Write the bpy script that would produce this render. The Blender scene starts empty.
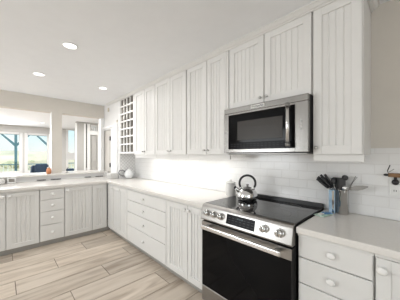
import bpy, bmesh, math, random
from mathutils import Vector, Matrix
random.seed(7)
S = bpy.context.scene
COL = S.collection
# Plan coordinates used below: a = metres along the cabinet wall away from the camera,
# b = metres towards the cabinet wall, z = height. Blender X = -a, Y = b.
def W3(p): return Vector((-p[0], p[1], p[2]))

# ------------------------------------------------------------------ camera, sky, sun, lights, exposure
cam = bpy.data.objects.new('camera', bpy.data.cameras.new('camera'))
COL.objects.link(cam)
cam.location = (0, 0, 1.32)
cam.rotation_euler = (math.radians(90), 0, math.radians(46.1))
cam.data.sensor_width = 36
cam.data.lens = 206 / 400 * 36
cam.data.shift_y = 0.0125
cam.data.clip_start = 0.02
S.camera = cam
S.view_settings.view_transform = 'Standard'
S.view_settings.look = 'None'
S.view_settings.gamma = 1
S.view_settings.use_curve_mapping = False
S.view_settings.exposure = -0.2

world = bpy.data.worlds.new('sky'); S.world = world; world.use_nodes = True
nt = world.node_tree; nt.nodes.clear()
out = nt.nodes.new('ShaderNodeOutputWorld'); bg = nt.nodes.new('ShaderNodeBackground')
tc = nt.nodes.new('ShaderNodeTexCoord'); sep = nt.nodes.new('ShaderNodeSeparateXYZ')
rmp = nt.nodes.new('ShaderNodeValToRGB'); nz = nt.nodes.new('ShaderNodeTexNoise'); mx = nt.nodes.new('ShaderNodeMixRGB')
nt.links.new(tc.outputs['Generated'], sep.inputs[0]); nt.links.new(sep.outputs['Z'], rmp.inputs[0])
rmp.color_ramp.elements[0].position = 0.0; rmp.color_ramp.elements[0].color = (0.90, 0.88, 0.84, 1)
rmp.color_ramp.elements[1].position = 0.11; rmp.color_ramp.elements[1].color = (0.66, 0.89, 0.95, 1)
nz.inputs['Scale'].default_value = 9; nz.inputs['Detail'].default_value = 4
nt.links.new(tc.outputs['Generated'], nz.inputs['Vector'])
r2 = nt.nodes.new('ShaderNodeValToRGB'); r2.color_ramp.elements[0].position = 0.55; r2.color_ramp.elements[1].position = 0.75
nt.links.new(nz.outputs['Fac'], r2.inputs[0]); nt.links.new(r2.outputs[0], mx.inputs[0])
nt.links.new(rmp.outputs[0], mx.inputs[1]); mx.inputs[2].default_value = (0.93, 0.94, 0.95, 1)
nt.links.new(mx.outputs[0], bg.inputs[0]); bg.inputs[1].default_value = 1.4
nt.links.new(bg.outputs[0], out.inputs[0])

def area(name, loc, target, sx, sy, power, color=(1, 1, 1), spread=None):
    l = bpy.data.lights.new(name, 'AREA'); l.shape = 'RECTANGLE'; l.size = sx; l.size_y = sy
    l.energy = power; l.color = color
    if spread: l.spread = spread
    o = bpy.data.objects.new(name, l); COL.objects.link(o)
    o.location = W3(loc)
    d = W3(target) - W3(loc)
    o.rotation_euler = d.to_track_quat('-Z', 'Y').to_euler()
    return o
# daylight for unseen kitchen windows left of the camera, and an added one behind
area('window_and_added_daylight', (3.66, -3.60, 1.45), (3.0, 0, 0.3), 1.7, 1.5, 86, (0.94, 0.97, 1.0))
area('window_and_added_daylight', (-0.6, -3.55, 1.45), (-0.6, 0, -0.5), 1.8, 1.5, 3, (0.94, 0.97, 1.0))
area('window_and_added_daylight', (-2.25, -1.5, 1.45), (3.0, -.6, 0.9), 2.0, 1.3, 42, (0.94, 0.97, 1.0))  # added source behind the camera, brightens the peninsula fronts
# daylight through the glazed doors of the living room
area('window_and_added_daylight', (9.80, -0.6, 1.45), (7.0, -0.6, 1.2), 2.0, 1.5, 90, (0.94, 0.97, 1.0))
DOWNLIGHT_W = 6.0
FAR_DOWNLIGHT_W = 32.0
STRIP_W = 2.4
sun = bpy.data.objects.new('sun', bpy.data.lights.new('sun', 'SUN')); COL.objects.link(sun)
sun.data.energy = 2.6; sun.data.angle = math.radians(0.6); sun.data.color = (1, .96, .90)
sun.rotation_euler = (W3((1.0, .12, -.75))).to_track_quat('-Z', 'Y').to_euler()

# ------------------------------------------------------------------ materials
def mat(name, col, rough=0.5, metal=0.0, var=0.03, scale=8.0, bump=0.0, bscale=60.0, stretch=None, coat=0.0, ior=None, emit=None):
    m = bpy.data.materials.new(name); m.use_nodes = True
    n = m.node_tree; p = n.nodes['Principled BSDF']
    p.inputs['Roughness'].default_value = rough; p.inputs['Metallic'].default_value = metal
    if coat: p.inputs['Coat Weight'].default_value = coat; p.inputs['Coat Roughness'].default_value = 0.08
    if ior: p.inputs['IOR'].default_value = ior
    t = n.nodes.new('ShaderNodeTexCoord'); mp = n.nodes.new('ShaderNodeMapping')
    n.links.new(t.outputs['Object'], mp.inputs[0])
    if stretch: mp.inputs['Scale'].default_value = stretch
    nz = n.nodes.new('ShaderNodeTexNoise'); nz.inputs['Scale'].default_value = scale; nz.inputs['Detail'].default_value = 3
    n.links.new(mp.outputs[0], nz.inputs['Vector'])
    cr = n.nodes.new('ShaderNodeValToRGB')
    cr.color_ramp.elements[0].position = 0.3; cr.color_ramp.elements[1].position = 0.7
    cr.color_ramp.elements[0].color = tuple(max(0, c * (1 - var)) for c in col) + (1,)
    cr.color_ramp.elements[1].color = tuple(min(1, c * (1 + var)) for c in col) + (1,)
    n.links.new(nz.outputs['Fac'], cr.inputs[0]); n.links.new(cr.outputs[0], p.inputs['Base Color'])
    if bump:
        b = n.nodes.new('ShaderNodeBump'); b.inputs['Strength'].default_value = bump; b.inputs['Distance'].default_value = 0.002
        n2 = n.nodes.new('ShaderNodeTexNoise'); n2.inputs['Scale'].default_value = bscale
        n.links.new(mp.outputs[0], n2.inputs['Vector']); n.links.new(n2.outputs['Fac'], b.inputs['Height'])
        n.links.new(b.outputs[0], p.inputs['Normal'])
    if emit:
        p.inputs['Emission Color'].default_value = tuple(emit[:3]) + (1,); p.inputs['Emission Strength'].default_value = emit[3]
    return m
M = {}
M['cab'] = mat('cabinet_paint', (0.74, 0.732, 0.712), 0.42, var=0.012)
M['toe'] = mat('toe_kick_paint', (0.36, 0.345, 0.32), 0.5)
M['wall'] = mat('greige_wall_paint', (0.64, 0.605, 0.55), 0.85, var=0.015, bump=0.05)
M['farwall'] = mat('pale_grey_wall_paint', (0.64, 0.63, 0.61), 0.85, var=0.015)
M['ceil'] = mat('ceiling_paint', (0.86, 0.87, 0.885), 0.9, var=0.01)
M['trim'] = mat('white_trim_paint', (0.84, 0.84, 0.83), 0.45, var=0.01)
M['whitewall'] = mat('white_wall_paint', (0.78, 0.775, 0.765), 0.8, var=0.01)
M['counter'] = mat('quartz_counter', (0.74, 0.715, 0.68), 0.22, var=0.025, scale=90)
M['steel'] = mat('brushed_steel', (0.36, 0.347, 0.33), 0.30, 1.0, var=0.05, scale=6, stretch=(2, 2, 160), bump=0.04, bscale=30)
M['steel_dark'] = mat('dark_steel', (0.30, 0.295, 0.285), 0.38, 1.0, var=0.05)
M['chrome'] = mat('polished_steel', (0.72, 0.72, 0.72), 0.10, 1.0, var=0.02)
M['nickel'] = mat('nickel_knob', (0.55, 0.54, 0.53), 0.30, 1.0)
M['bglass'] = mat('black_glass', (0.004, 0.004, 0.0045), 0.08, var=0.02, ior=1.2)
M['cooktop'] = mat('black_ceramic_glass', (0.010, 0.010, 0.011), 0.06, var=0.1)
M['mwwin'] = mat('tinted_window_mesh', (0.060, 0.056, 0.052), 0.25, var=0.1, scale=300, ior=1.2)
M['barsteel'] = mat('satin_handle_steel', (0.74, 0.73, 0.72), 0.24, 1.0, var=0.03)
M['black'] = mat('black_plastic', (0.012, 0.012, 0.013), 0.38)
M['blackcase'] = mat('black_enamel', (0.010, 0.010, 0.010), 0.45)
M['mark'] = mat('pale_printing', (0.55, 0.58, 0.60), 0.5)
M['knob'] = mat('white_porcelain', (0.84, 0.83, 0.81), 0.22, var=0.01)
M['ceramic'] = mat('white_stoneware', (0.62, 0.61, 0.59), 0.35, var=0.02)
M['glassjar'] = mat('ribbed_white_glass', (0.78, 0.79, 0.79), 0.15, var=0.06, scale=40)
M['teal'] = mat('painted_deck_timber', (0.10, 0.22, 0.26), 0.7, var=0.15)
M['navy'] = mat('navy_upholstery', (0.022, 0.045, 0.085), 0.8, var=0.2, scale=20)
M['linen'] = mat('white_linen', (0.75, 0.74, 0.72), 0.9)
M['wood'] = mat('dark_wood', (0.10, 0.055, 0.03), 0.5, var=0.2, stretch=(1, 12, 12))
M['brown'] = mat('brown_wood', (0.21, 0.11, 0.045), 0.5, var=0.3, stretch=(3, 30, 30))
M['copper'] = mat('orange_glaze', (0.62, 0.25, 0.11), 0.35, var=0.15)
M['blockblue'] = mat('pale_blue_block', (0.34, 0.47, 0.60), 0.08, var=0.25, scale=14, coat=0.5)  # uneven pale blue base colour under a glossy coat
M['handle'] = mat('dark_handle', (0.022, 0.022, 0.024), 0.34)
M['pap_g'] = mat('pale_green_paper', (0.50, 0.66, 0.56), 0.6, var=0.15, scale=60)
M['pap_b'] = mat('blue_printed_paper', (0.08, 0.22, 0.42), 0.5, var=0.2, scale=60)
M['plate'] = mat('white_cover_plate', (0.78, 0.78, 0.76), 0.4, var=0.01)
M['darkgrey'] = mat('plain_dark_grey', (0.20, 0.20, 0.20), 0.4)
M['beige'] = mat('beige_plastic', (0.58, 0.53, 0.43), 0.5)
M['doorpaint'] = mat('greige_door_paint', (0.60, 0.57, 0.53), 0.6, var=0.02)
M['shadowgap'] = mat('gap_shadow_tone', (0.10, 0.095, 0.09), 0.5)
M['rackshade'] = mat('rack_cell_shade', (0.42, 0.39, 0.345), 0.7, var=0.15, stretch=(2, 2, 14))  # greige paints in the shade inside the wine rack cubbies
M['mwsteel'] = mat('dim_reflection_steel', (0.27, 0.262, 0.25), 0.27, 1.0, var=0.06, scale=6, stretch=(2, 2, 160))  # steel colour darkened to paint in the dim room it reflects
M['entrywall'] = mat('grey_entry_wall_paint', (0.46, 0.45, 0.43), 0.85, var=0.015)
M['crocksteel'] = mat('polished_crock_steel', (0.52, 0.51, 0.50), 0.16, 1.0, var=0.03)
M['dark'] = mat('dark_recess', (0.30, 0.285, 0.26), 0.8)
M['grass'] = mat('marsh_grass', (0.68, 0.60, 0.42), 1.0, var=0.2, scale=0.15)
M['dune'] = mat('dune_sand_and_grass', (0.80, 0.71, 0.56), 1.0, var=0.2, scale=0.3)
M['tree'] = mat('shrub_leaves', (0.55, 0.53, 0.36), 0.9, var=0.25, scale=3)
M['deck'] = mat('pale_deck_boards', (0.55, 0.58, 0.55), 0.8, var=0.1, stretch=(1, 12, 1))
M['lamp'] = mat('lit_diffuser', (0.9, 0.9, 0.9), 0.5, emit=(1.0, 0.98, 0.95, 3.0))
M['striplamp'] = mat('lit_strip_lens', (0.9, 0.9, 0.9), 0.5, emit=(1.0, 0.97, 0.92, 3.0))
M['lcd'] = mat('lit_clock_digits', (0.06, 0.08, 0.09), 0.5, emit=(0.5, 0.7, 0.8, 0.03))

def pane_mat():
    m = bpy.data.materials.new('window_glass'); m.use_nodes = True; n = m.node_tree; n.nodes.clear()
    o = n.nodes.new('ShaderNodeOutputMaterial'); a = n.nodes.new('ShaderNodeBsdfTransparent'); g = n.nodes.new('ShaderNodeBsdfGlossy')
    x = n.nodes.new('ShaderNodeMixShader'); f = n.nodes.new('ShaderNodeFresnel'); f.inputs[0].default_value = 1.45
    a.inputs[0].default_value = (0.96, 0.98, 0.98, 1); g.inputs['Roughness'].default_value = 0.02
    n.links.new(f.outputs[0], x.inputs[0]); n.links.new(a.outputs[0], x.inputs[1]); n.links.new(g.outputs[0], x.inputs[2]); n.links.new(x.outputs[0], o.inputs[0])
    return m
M['pane'] = pane_mat()

def tile_mat(name, axes, tw, th, off=0.5, rot=0.0, grout=(0.74, 0.73, 0.715), c=(0.80, 0.795, 0.785)):
    m = bpy.data.materials.new(name); m.use_nodes = True; n = m.node_tree; p = n.nodes['Principled BSDF']
    t = n.nodes.new('ShaderNodeTexCoord'); s = n.nodes.new('ShaderNodeSeparateXYZ'); k = n.nodes.new('ShaderNodeCombineXYZ')
    n.links.new(t.outputs['Object'], s.inputs[0])
    n.links.new(s.outputs[axes[0]], k.inputs[0]); n.links.new(s.outputs[axes[1]], k.inputs[1])
    mp = n.nodes.new('ShaderNodeMapping'); mp.inputs['Rotation'].default_value = (0, 0, rot)
    n.links.new(k.outputs[0], mp.inputs[0])
    br = n.nodes.new('ShaderNodeTexBrick'); br.offset = off
    br.inputs['Scale'].default_value = 1; br.inputs['Brick Width'].default_value = tw; br.inputs['Row Height'].default_value = th
    br.inputs['Mortar Size'].default_value = 0.0022; br.inputs['Mortar Smooth'].default_value = 0.3
    br.inputs['Color1'].default_value = c + (1,); br.inputs['Color2'].default_value = tuple(v * 0.965 for v in c) + (1,)
    br.inputs['Mortar'].default_value = grout + (1,)
    n.links.new(mp.outputs[0], br.inputs['Vector']); n.links.new(br.outputs['Color'], p.inputs['Base Color'])
    p.inputs['Roughness'].default_value = 0.18
    b = n.nodes.new('ShaderNodeBump'); b.invert = True; b.inputs['Strength'].default_value = 0.6; b.inputs['Distance'].default_value = 0.003
    n.links.new(br.outputs['Fac'], b.inputs['Height']); n.links.new(b.outputs[0], p.inputs['Normal'])
    return m
M['tile'] = tile_mat('white_subway_tile', ('X', 'Z'), 0.150, 0.075)
M['mosaic'] = tile_mat('diamond_mosaic_tile', ('Y', 'Z'), 0.045, 0.045, 0.0, math.radians(45), grout=(0.45, 0.45, 0.44))

def floor_mat():
    m = bpy.data.materials.new('wood_look_plank'); m.use_nodes = True; n = m.node_tree; p = n.nodes['Principled BSDF']
    t = n.nodes.new('ShaderNodeTexCoord'); mp = n.nodes.new('ShaderNodeMapping'); mp.inputs['Scale'].default_value = (7.0, 0.9, 1)
    at = n.nodes.new('ShaderNodeAttribute'); at.attribute_name = 'tone'
    n.links.new(t.outputs['Object'], mp.inputs[0])
    sh = n.nodes.new('ShaderNodeVectorMath'); sh.operation = 'ADD'
    cb = n.nodes.new('ShaderNodeCombineXYZ'); ml = n.nodes.new('ShaderNodeMath'); ml.operation = 'MULTIPLY'; ml.inputs[1].default_value = 37
    n.links.new(at.outputs['Fac'], ml.inputs[0]); n.links.new(ml.outputs[0], cb.inputs[0]); n.links.new(ml.outputs[0], cb.inputs[1])
    n.links.new(mp.outputs[0], sh.inputs[0]); n.links.new(cb.outputs[0], sh.inputs[1])
    nz = n.nodes.new('ShaderNodeTexNoise'); nz.inputs['Scale'].default_value = 1.6; nz.inputs['Detail'].default_value = 6; nz.inputs['Distortion'].default_value = 0.8
    n.links.new(sh.outputs[0], nz.inputs['Vector'])
    cr = n.nodes.new('ShaderNodeValToRGB'); e = cr.color_ramp.elements
    e[0].position = 0.30; e[0].color = (0.37, 0.30, 0.235, 1); e[1].position = 0.72; e[1].color = (0.665, 0.585, 0.50, 1)
    el = e.new(0.5); el.color = (0.565, 0.485, 0.40, 1)
    n.links.new(nz.outputs['Fac'], cr.inputs[0])
    hs = n.nodes.new('ShaderNodeHueSaturation'); mr = n.nodes.new('ShaderNodeMapRange')
    mr.inputs['To Min'].default_value = 0.82; mr.inputs['To Max'].default_value = 1.14
    n.links.new(at.outputs['Fac'], mr.inputs['Value']); n.links.new(mr.outputs[0], hs.inputs['Value'])
    n.links.new(cr.outputs[0], hs.inputs['Color']); n.links.new(hs.outputs[0], p.inputs['Base Color'])
    p.inputs['Roughness'].default_value = 0.42
    return m
def keys_mat():
    m = bpy.data.materials.new('printed_touch_keys'); m.use_nodes = True; n = m.node_tree; p = n.nodes['Principled BSDF']
    t = n.nodes.new('ShaderNodeTexCoord'); s = n.nodes.new('ShaderNodeSeparateXYZ'); k = n.nodes.new('ShaderNodeCombineXYZ')
    n.links.new(t.outputs['Object'], s.inputs[0]); n.links.new(s.outputs['X'], k.inputs[0]); n.links.new(s.outputs['Z'], k.inputs[1])
    br = n.nodes.new('ShaderNodeTexBrick'); br.offset = 0.0; br.inputs['Scale'].default_value = 1
    br.inputs['Brick Width'].default_value = .034; br.inputs['Row Height'].default_value = .018; br.inputs['Mortar Size'].default_value = .0068; br.inputs['Mortar Smooth'].default_value = 0
    br.inputs['Color1'].default_value = (.028, .029, .031, 1); br.inputs['Color2'].default_value = (.03, .03, .032, 1); br.inputs['Mortar'].default_value = (.004, .004, .005, 1)
    n.links.new(k.outputs[0], br.inputs['Vector']); n.links.new(br.outputs['Color'], p.inputs['Base Color']); p.inputs['Roughness'].default_value = .2; p.inputs['IOR'].default_value = 1.15
    return m
M['keys'] = keys_mat()
M['floor'] = floor_mat()
M['grout'] = mat('floor_grout', (0.20, 0.165, 0.13), 0.9)

# ------------------------------------------------------------------ mesh helpers
class MB:
    def __init__(s): s.v = []; s.f = []; s.sm = []
    def add(s, vs, fs, smooth=False):
        o = len(s.v); s.v += [tuple(v) for v in vs]
        for f in fs: s.f.append([o + i for i in f]); s.sm.append(smooth)
        return s
    def box(s, a0, a1, b0, b1, z0, z1):
        vs = [(a, b, z) for a in (a0, a1) for b in (b0, b1) for z in (z0, z1)]
        return s.add(vs, [(0, 1, 3, 2), (4, 6, 7, 5), (0, 4, 5, 1), (2, 3, 7, 6), (0, 2, 6, 4), (1, 5, 7, 3)])
    def fbox(s, fr, u0, u1, n0, n1, z0, z1):
        vs = [fr(u, n, z) for u in (u0, u1) for n in (n0, n1) for z in (z0, z1)]
        return s.add(vs, [(0, 1, 3, 2), (4, 6, 7, 5), (0, 4, 5, 1), (2, 3, 7, 6), (0, 2, 6, 4), (1, 5, 7, 3)])
    def prism(s, prof, ext):
        """prof: closed outline of 3-D points; ext: extrusion vector (both in plan coordinates)"""
        n = len(prof); q = [tuple(p[i] + ext[i] for i in range(3)) for p in prof]
        fs = [(i, (i + 1) % n, n + (i + 1) % n, n + i) for i in range(n)]
        return s.add(list(prof) + q, fs + [tuple(range(n)), tuple(range(2 * n - 1, n - 1, -1))])
    def rev(s, o, axis, prof, seg=24, sx=1.0, sy=1.0, up=(0, 0, 1)):
        """surface of revolution about axis through o; prof = [(radius, distance along axis)]; sx along side, sy along up-ish"""
        ax = Vector(axis).normalized(); upv = Vector(up)
        if abs(ax.dot(upv)) > 0.95: upv = Vector((1, 0, 0))
        e1 = ax.cross(upv).normalized(); e2 = e1.cross(ax).normalized(); o = Vector(o)
        vs = []; fs = []
        for r, d in prof:
            for k in range(seg):
                t = 2 * math.pi * k / seg
                vs.append(o + ax * d + e1 * (r * sx * math.cos(t)) + e2 * (r * sy * math.sin(t)))
        m = len(prof)
        for i in range(m - 1):
            for k in range(seg):
                fs.append((i * seg + k, i * seg + (k + 1) % seg, (i + 1) * seg + (k + 1) % seg, (i + 1) * seg + k))
        s.add(vs, fs, True)
        s.add([], []); b = len(s.v) - len(vs)
        for i in (0, m - 1):
            s.f.append([b + i * seg + k for k in range(seg)]); s.sm.append(False)
        return s
    def tube(s, pts, rad, seg=10, flat=1.0):
        pts = [Vector(p) for p in pts]; n = len(pts)
        if not isinstance(rad, (list, tuple)): rad = [rad] * n
        vs = []; fs = []; prev = None
        for i, p in enumerate(pts):
            t = (pts[min(i + 1, n - 1)] - pts[max(i - 1, 0)]).normalized()
            if prev is None:
                u = Vector((0, 0, 1)) if abs(t.z) < 0.9 else Vector((1, 0, 0))
                e1 = t.cross(u).normalized()
            else:
                e1 = (prev - t * prev.dot(t)).normalized()
            prev = e1; e2 = t.cross(e1)
            for k in range(seg):
                an = 2 * math.pi * k / seg
                vs.append(p + e1 * rad[i] * math.cos(an) + e2 * rad[i] * flat * math.sin(an))
        for i in range(n - 1):
            for k in range(seg):
                fs.append((i * seg + k, i * seg + (k + 1) % seg, (i + 1) * seg + (k + 1) % seg, (i + 1) * seg + k))
        s.add(vs, fs, True); b = len(s.v) - len(vs)
        for i in (0, n - 1):
            s.f.append([b + i * seg + k for k in range(seg)]); s.sm.append(False)
        return s
    def build(s, name, m, parent=None, bevel=0.0, seg=2):
        loc = Vector((0, 0, 0))
        if parent is not None:
            loc = base_of(parent)
        else:
            pts = [W3(v) for v in s.v]
            loc = Vector(((min(p.x for p in pts) + max(p.x for p in pts)) / 2, (min(p.y for p in pts) + max(p.y for p in pts)) / 2, min(p.z for p in pts)))
        me = bpy.data.meshes.new(name)
        me.from_pydata([W3(v) - loc for v in s.v], [], s.f)
        bm = bmesh.new(); bm.from_mesh(me); bmesh.ops.recalc_face_normals(bm, faces=bm.faces); bm.to_mesh(me); bm.free()
        for p, k in zip(me.polygons, s.sm): p.use_smooth = k
        me.materials.append(M[m] if isinstance(m, str) else m)
        o = bpy.data.objects.new(name, me); COL.objects.link(o)
        if parent is not None: o.parent = parent
        else: o.location = loc
        if bevel:
            b = o.modifiers.new('bevel', 'BEVEL'); b.width = bevel; b.segments = seg; b.limit_method = 'ANGLE'; b.angle_limit = math.radians(40)
        return o
def base_of(o):
    v = Vector((0, 0, 0))
    while o is not None: v = v + o.location; o = o.parent
    return v
def tag(o, label, cat, group=None):
    o['label'] = label; o['category'] = cat
    if group: o['group'] = group
    return o
def thing(name, label, cat, loc, group=None):
    o = bpy.data.objects.new(name, None); COL.objects.link(o); o.location = W3(loc); o.empty_display_size = 0.1
    return tag(o, label, cat, group)
def struct(name, mb, m, bevel=0.0):
    o = mb.build(name, m, None, bevel); o['kind'] = 'structure'; return o

# fronts facing the room on the long wall (plane b = F) and on the peninsula (plane a = P)
def front_b(F): return lambda u, n, z: (u, F - n, z)
def front_a(P): return lambda u, n, z: (P - n, u, z)

# ------------------------------------------------------------------ large structure: the kitchen
CEIL = 2.38; WB = 1.92; A_HEAD = 4.65; A_BACK = 9.95
A0, B0, B1 = -2.4, -3.75, 3.4
def plank_floor():
    vs = []; fs = []; tones = []
    PW, PL, g = 0.29, 1.14, 0.0034
    k0 = int((A0 - 1.735) / PW) - 1
    for k in range(k0, 30):
        a = 1.735 + k * PW
        if a > A_BACK: break
        off = (0.10 + 0.38 * k) % PL
        b = B0 + ((off - B0) % PL) - PL
        while b < B1:
            x0, x1, y0, y1 = max(a + g, A0), min(a + PW - g, A_BACK), max(b + g, B0), min(b + PL - g, B1)
            if x1 > x0 and y1 > y0:
                o = len(vs); vs += [(x0, y0, 0), (x1, y0, 0), (x1, y1, 0), (x0, y1, 0), (x0, y0, -.004), (x1, y0, -.004), (x1, y1, -.004), (x0, y1, -.004)]
                q = [(0, 1, 2, 3), (0, 4, 5, 1), (1, 5, 6, 2), (2, 6, 7, 3), (3, 7, 4, 0)]
                fs += [[o + i for i in f] for f in q]; t = random.random(); tones += [t] * 5
            b += PL
    n1 = len(fs); o = len(vs)
    vs += [(A0, B0, -.0035), (A_BACK, B0, -.0035), (A_BACK, B1, -.0035), (A0, B1, -.0035), (A0, B0, -.06), (A_BACK, B0, -.06), (A_BACK, B1, -.06), (A0, B1, -.06)]
    fs += [[o + i for i in f] for f in [(0, 1, 2, 3), (0, 4, 5, 1), (1, 5, 6, 2), (2, 6, 7, 3), (3, 7, 4, 0), (4, 7, 6, 5)]]; tones += [0.5] * 6
    me = bpy.data.meshes.new('floor'); me.from_pydata([W3(v) for v in vs], [], fs)
    me.materials.append(M['floor']); me.materials.append(M['grout'])
    for i, p in enumerate(me.polygons): p.material_index = 0 if i < n1 else 1
    bm = bmesh.new(); bm.from_mesh(me); bmesh.ops.recalc_face_normals(bm, faces=bm.faces); bm.to_mesh(me); bm.free()
    at = me.attributes.new('tone', 'FLOAT', 'FACE'); at.data.foreach_set('value', tones)
    ob = bpy.data.objects.new('floor', me); COL.objects.link(ob); ob['kind'] = 'structure'
plank_floor()
struct('ceiling', MB().box(A0 - .1, A_BACK + .12, B0 - .1, B1 + .1, CEIL, CEIL + .1), 'ceil')
# long cabinet wall, then the flush white closet block that ends the run
struct('wall_cabinet_side', MB().box(A0, 3.842, WB, WB + .12, 0, CEIL), 'wall')
blk = MB()
DA0, DA1, DZ = 4.270, 4.69, 1.845
blk.box(3.842, DA0, 1.60, WB + .12, 0, CEIL).box(DA1, 5.02, 1.60, WB + .12, 0, CEIL).box(DA0, DA1, 1.60, WB + .12, DZ, CEIL).box(DA0, DA1, 1.72, WB + .12, 0, DZ)
struct('wall_closet', blk, 'whitewall')
# header beam with a post over the half wall between kitchen and living room
hd = MB().box(A_HEAD, A_HEAD + .15, B0, 1.597, 2.113, CEIL)
struct('wall_header', hd, 'wall')
struct('wall_post', MB().box(A_HEAD, A_HEAD + .15, .67, .827, .985, 2.113), 'wall')
struct('trim_post', MB().box(A_HEAD - .004, A_HEAD + .154, .660, .669, .985, 2.113), 'trim')
struct('trim_1', MB().box(A_HEAD + .005, A_HEAD + .145, 1.53, 1.597, .985, 2.113), 'trim', .003)
struct('wall_half', MB().box(4.44, 4.78, B0 + .1, 1.597, 0, .955), 'whitewall')
tag(MB().box(4.40, 5.02, -1.9, 1.597, .955, .985).build('bar_ledge', 'counter', None, .004), 'white bar ledge running along the top of the half wall under the header', 'ledge')
# walls behind and beside the camera, with unseen window openings, the one behind added
lw = MB(); b0, b1 = B0 - .1, B0
ws = [(-1.5, .3, .7, 2.2), (2.8, 4.55, .7, 2.2)]
cuts = [A0, -1.5, .3, 2.8, 4.55, A_BACK]
lw.box(A0, A_BACK, b0, b1, 0, .7).box(A0, A_BACK, b0, b1, 2.2, CEIL)
for i in (0, 2, 4): lw.box(cuts[i], cuts[i + 1], b0, b1, .7, 2.2)
struct('wall_left', lw, 'wall')
wb = MB().box(A0 - .1, A0, B0, -2.6, 0, CEIL).box(A0 - .1, A0, -.4, B1, 0, CEIL).box(A0 - .1, A0, -2.6, -.4, 0, .75).box(A0 - .1, A0, -2.6, -.4, 2.15, CEIL)
struct('wall_back', wb, 'wall')
w = MB()
for (p, q, r, u) in ((-2.6, -2.54, .75, 2.15), (-.46, -.4, .75, 2.15), (-2.54, -.46, .75, .81), (-2.54, -.46, 2.09, 2.15), (-1.53, -1.47, .81, 2.09)): w.box(A0 - .06, A0 + .01, p, q, r, u)
struct('window_7', w, 'trim')  # unseen window added to carry the fill on the peninsula fronts
for i, (u0, u1, z0, z1) in enumerate(ws):
    w = MB(); um = (u0 + u1) / 2; fr = lambda u, n, z: (u, B0 + .005 - n, z)
    for (p, q, r, t) in ((u0, u0 + .06, z0, z1), (u1 - .06, u1, z0, z1), (u0 + .06, u1 - .06, z0, z0 + .06), (u0 + .06, u1 - .06, z1 - .06, z1), (um - .03, um + .03, z0 + .06, z1 - .06)):
        w.fbox(fr, p, q, 0, .07, r, t)
    struct('window_%d' % (i + 5), w, 'trim')  # unseen kitchen windows left of the camera

# ------------------------------------------------------------------ the living room beyond
WIN = [(-1.40, -.62, .72, 2.08), (-.36, .479, .72, 2.08), (.674, 1.295, .72, 2.08), (1.975, 2.235, .55, 2.36)]
wf = MB(); A = A_BACK
zs = {0: (.72, 2.08)}
edges = [B0]
for w in WIN: edges += [w[0], w[1]]
edges.append(B1)
for i in range(0, len(edges), 2): wf.box(A, A + .12, edges[i], edges[i + 1], 0, CEIL)
for (p, q, r, t) in WIN: wf.box(A, A + .12, p, q, 0, r).box(A, A + .12, p, q, t, CEIL)
struct('wall_far', wf, 'farwall')
for i, (p, q, r, t) in enumerate(WIN):
    f = MB(); s_ = .055 if i < 3 else .035
    f.box(A - .02, A + .05, p - .07, p + s_ * .4, r - .07, t + .06).box(A - .02, A + .05, q - s_ * .4, q + .07, r - .07, t + .06)
    f.box(A - .02, A + .05, p, q, t - .012, t + .06).box(A - .03, A + .05, p, q, r - .07, r + .02)
    if i == 3: f.box(A, A + .04, p, q, 1.12, 1.42)
    struct('window_%d' % (i + 1), f, 'trim')
    g = MB().box(A + .06, A + .066, p, q, r, t).build('window_%d_pane' % (i + 1), 'pane'); g['kind'] = 'structure'
we = MB(); E_ = 7.40
for (p, q, r, t) in ((1.70, 2.03, 0, CEIL), (2.03, 2.12, 2.33, CEIL), (2.12, 2.32, 1.985, 2.125), (2.08, 2.12, 0, 2.33), (2.12, 2.32, 2.31, CEIL), (2.32, B1, 0, CEIL)):
    we.box(E_, E_ + .12, p, q, r, t)
struct('wall_entry', we, 'entrywall')
struct('wall_entry_return', MB().box(E_ + .12, A_BACK, 2.60, 2.70, 0, CEIL), 'farwall')
struct('wall_right', MB().box(5.02, E_, B1 - .3, B1 - .2, 0, CEIL), 'whitewall')
t_ = MB().box(E_ - .02, E_, 1.66, 1.715, 0, 2.33).box(E_ - .02, E_, 1.915, 1.965, 0, 2.34).box(E_ - .02, E_, 2.005, 2.09, 0, 2.34)
t_.box(E_ - .02, E_, 2.09, 2.33, 1.99, 2.12).box(E_ - .02, E_, 2.33, 2.50, 0, 2.36)
struct('trim_2', t_, 'trim', .002)
struct('gap_shade_strip', MB().box(E_ - .012, E_ - .0005, 1.966, 2.004, .9, 2.32), 'shadowgap')  # dark strip painted as the shade in the gap between casings
dm = MB().box(E_ + .03, E_ + .07, 2.12, 2.32, 0, 1.985)
dm.box(E_ + .015, E_ + .03, 2.15, 2.29, 1.1, 1.85).box(E_ + .015, E_ + .03, 2.15, 2.29, .15, .95)
struct('door_2', dm, 'entrywall', .004)
tr = MB().box(E_ + .02, E_ + .05, 2.12, 2.32, 2.125, 2.14).box(E_ + .02, E_ + .05, 2.12, 2.32, 2.295, 2.31)
for b in (2.12, 2.18, 2.24, 2.305): tr.box(E_ + .02, E_ + .05, b, b + .015, 2.14, 2.295)
struct('window_4_transom', tr, 'trim')
g = MB().box(E_ + .055, E_ + .06, 2.12, 2.32, 2.125, 2.31).build('window_4_transom_pane', 'pane'); g['kind'] = 'structure'

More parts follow.
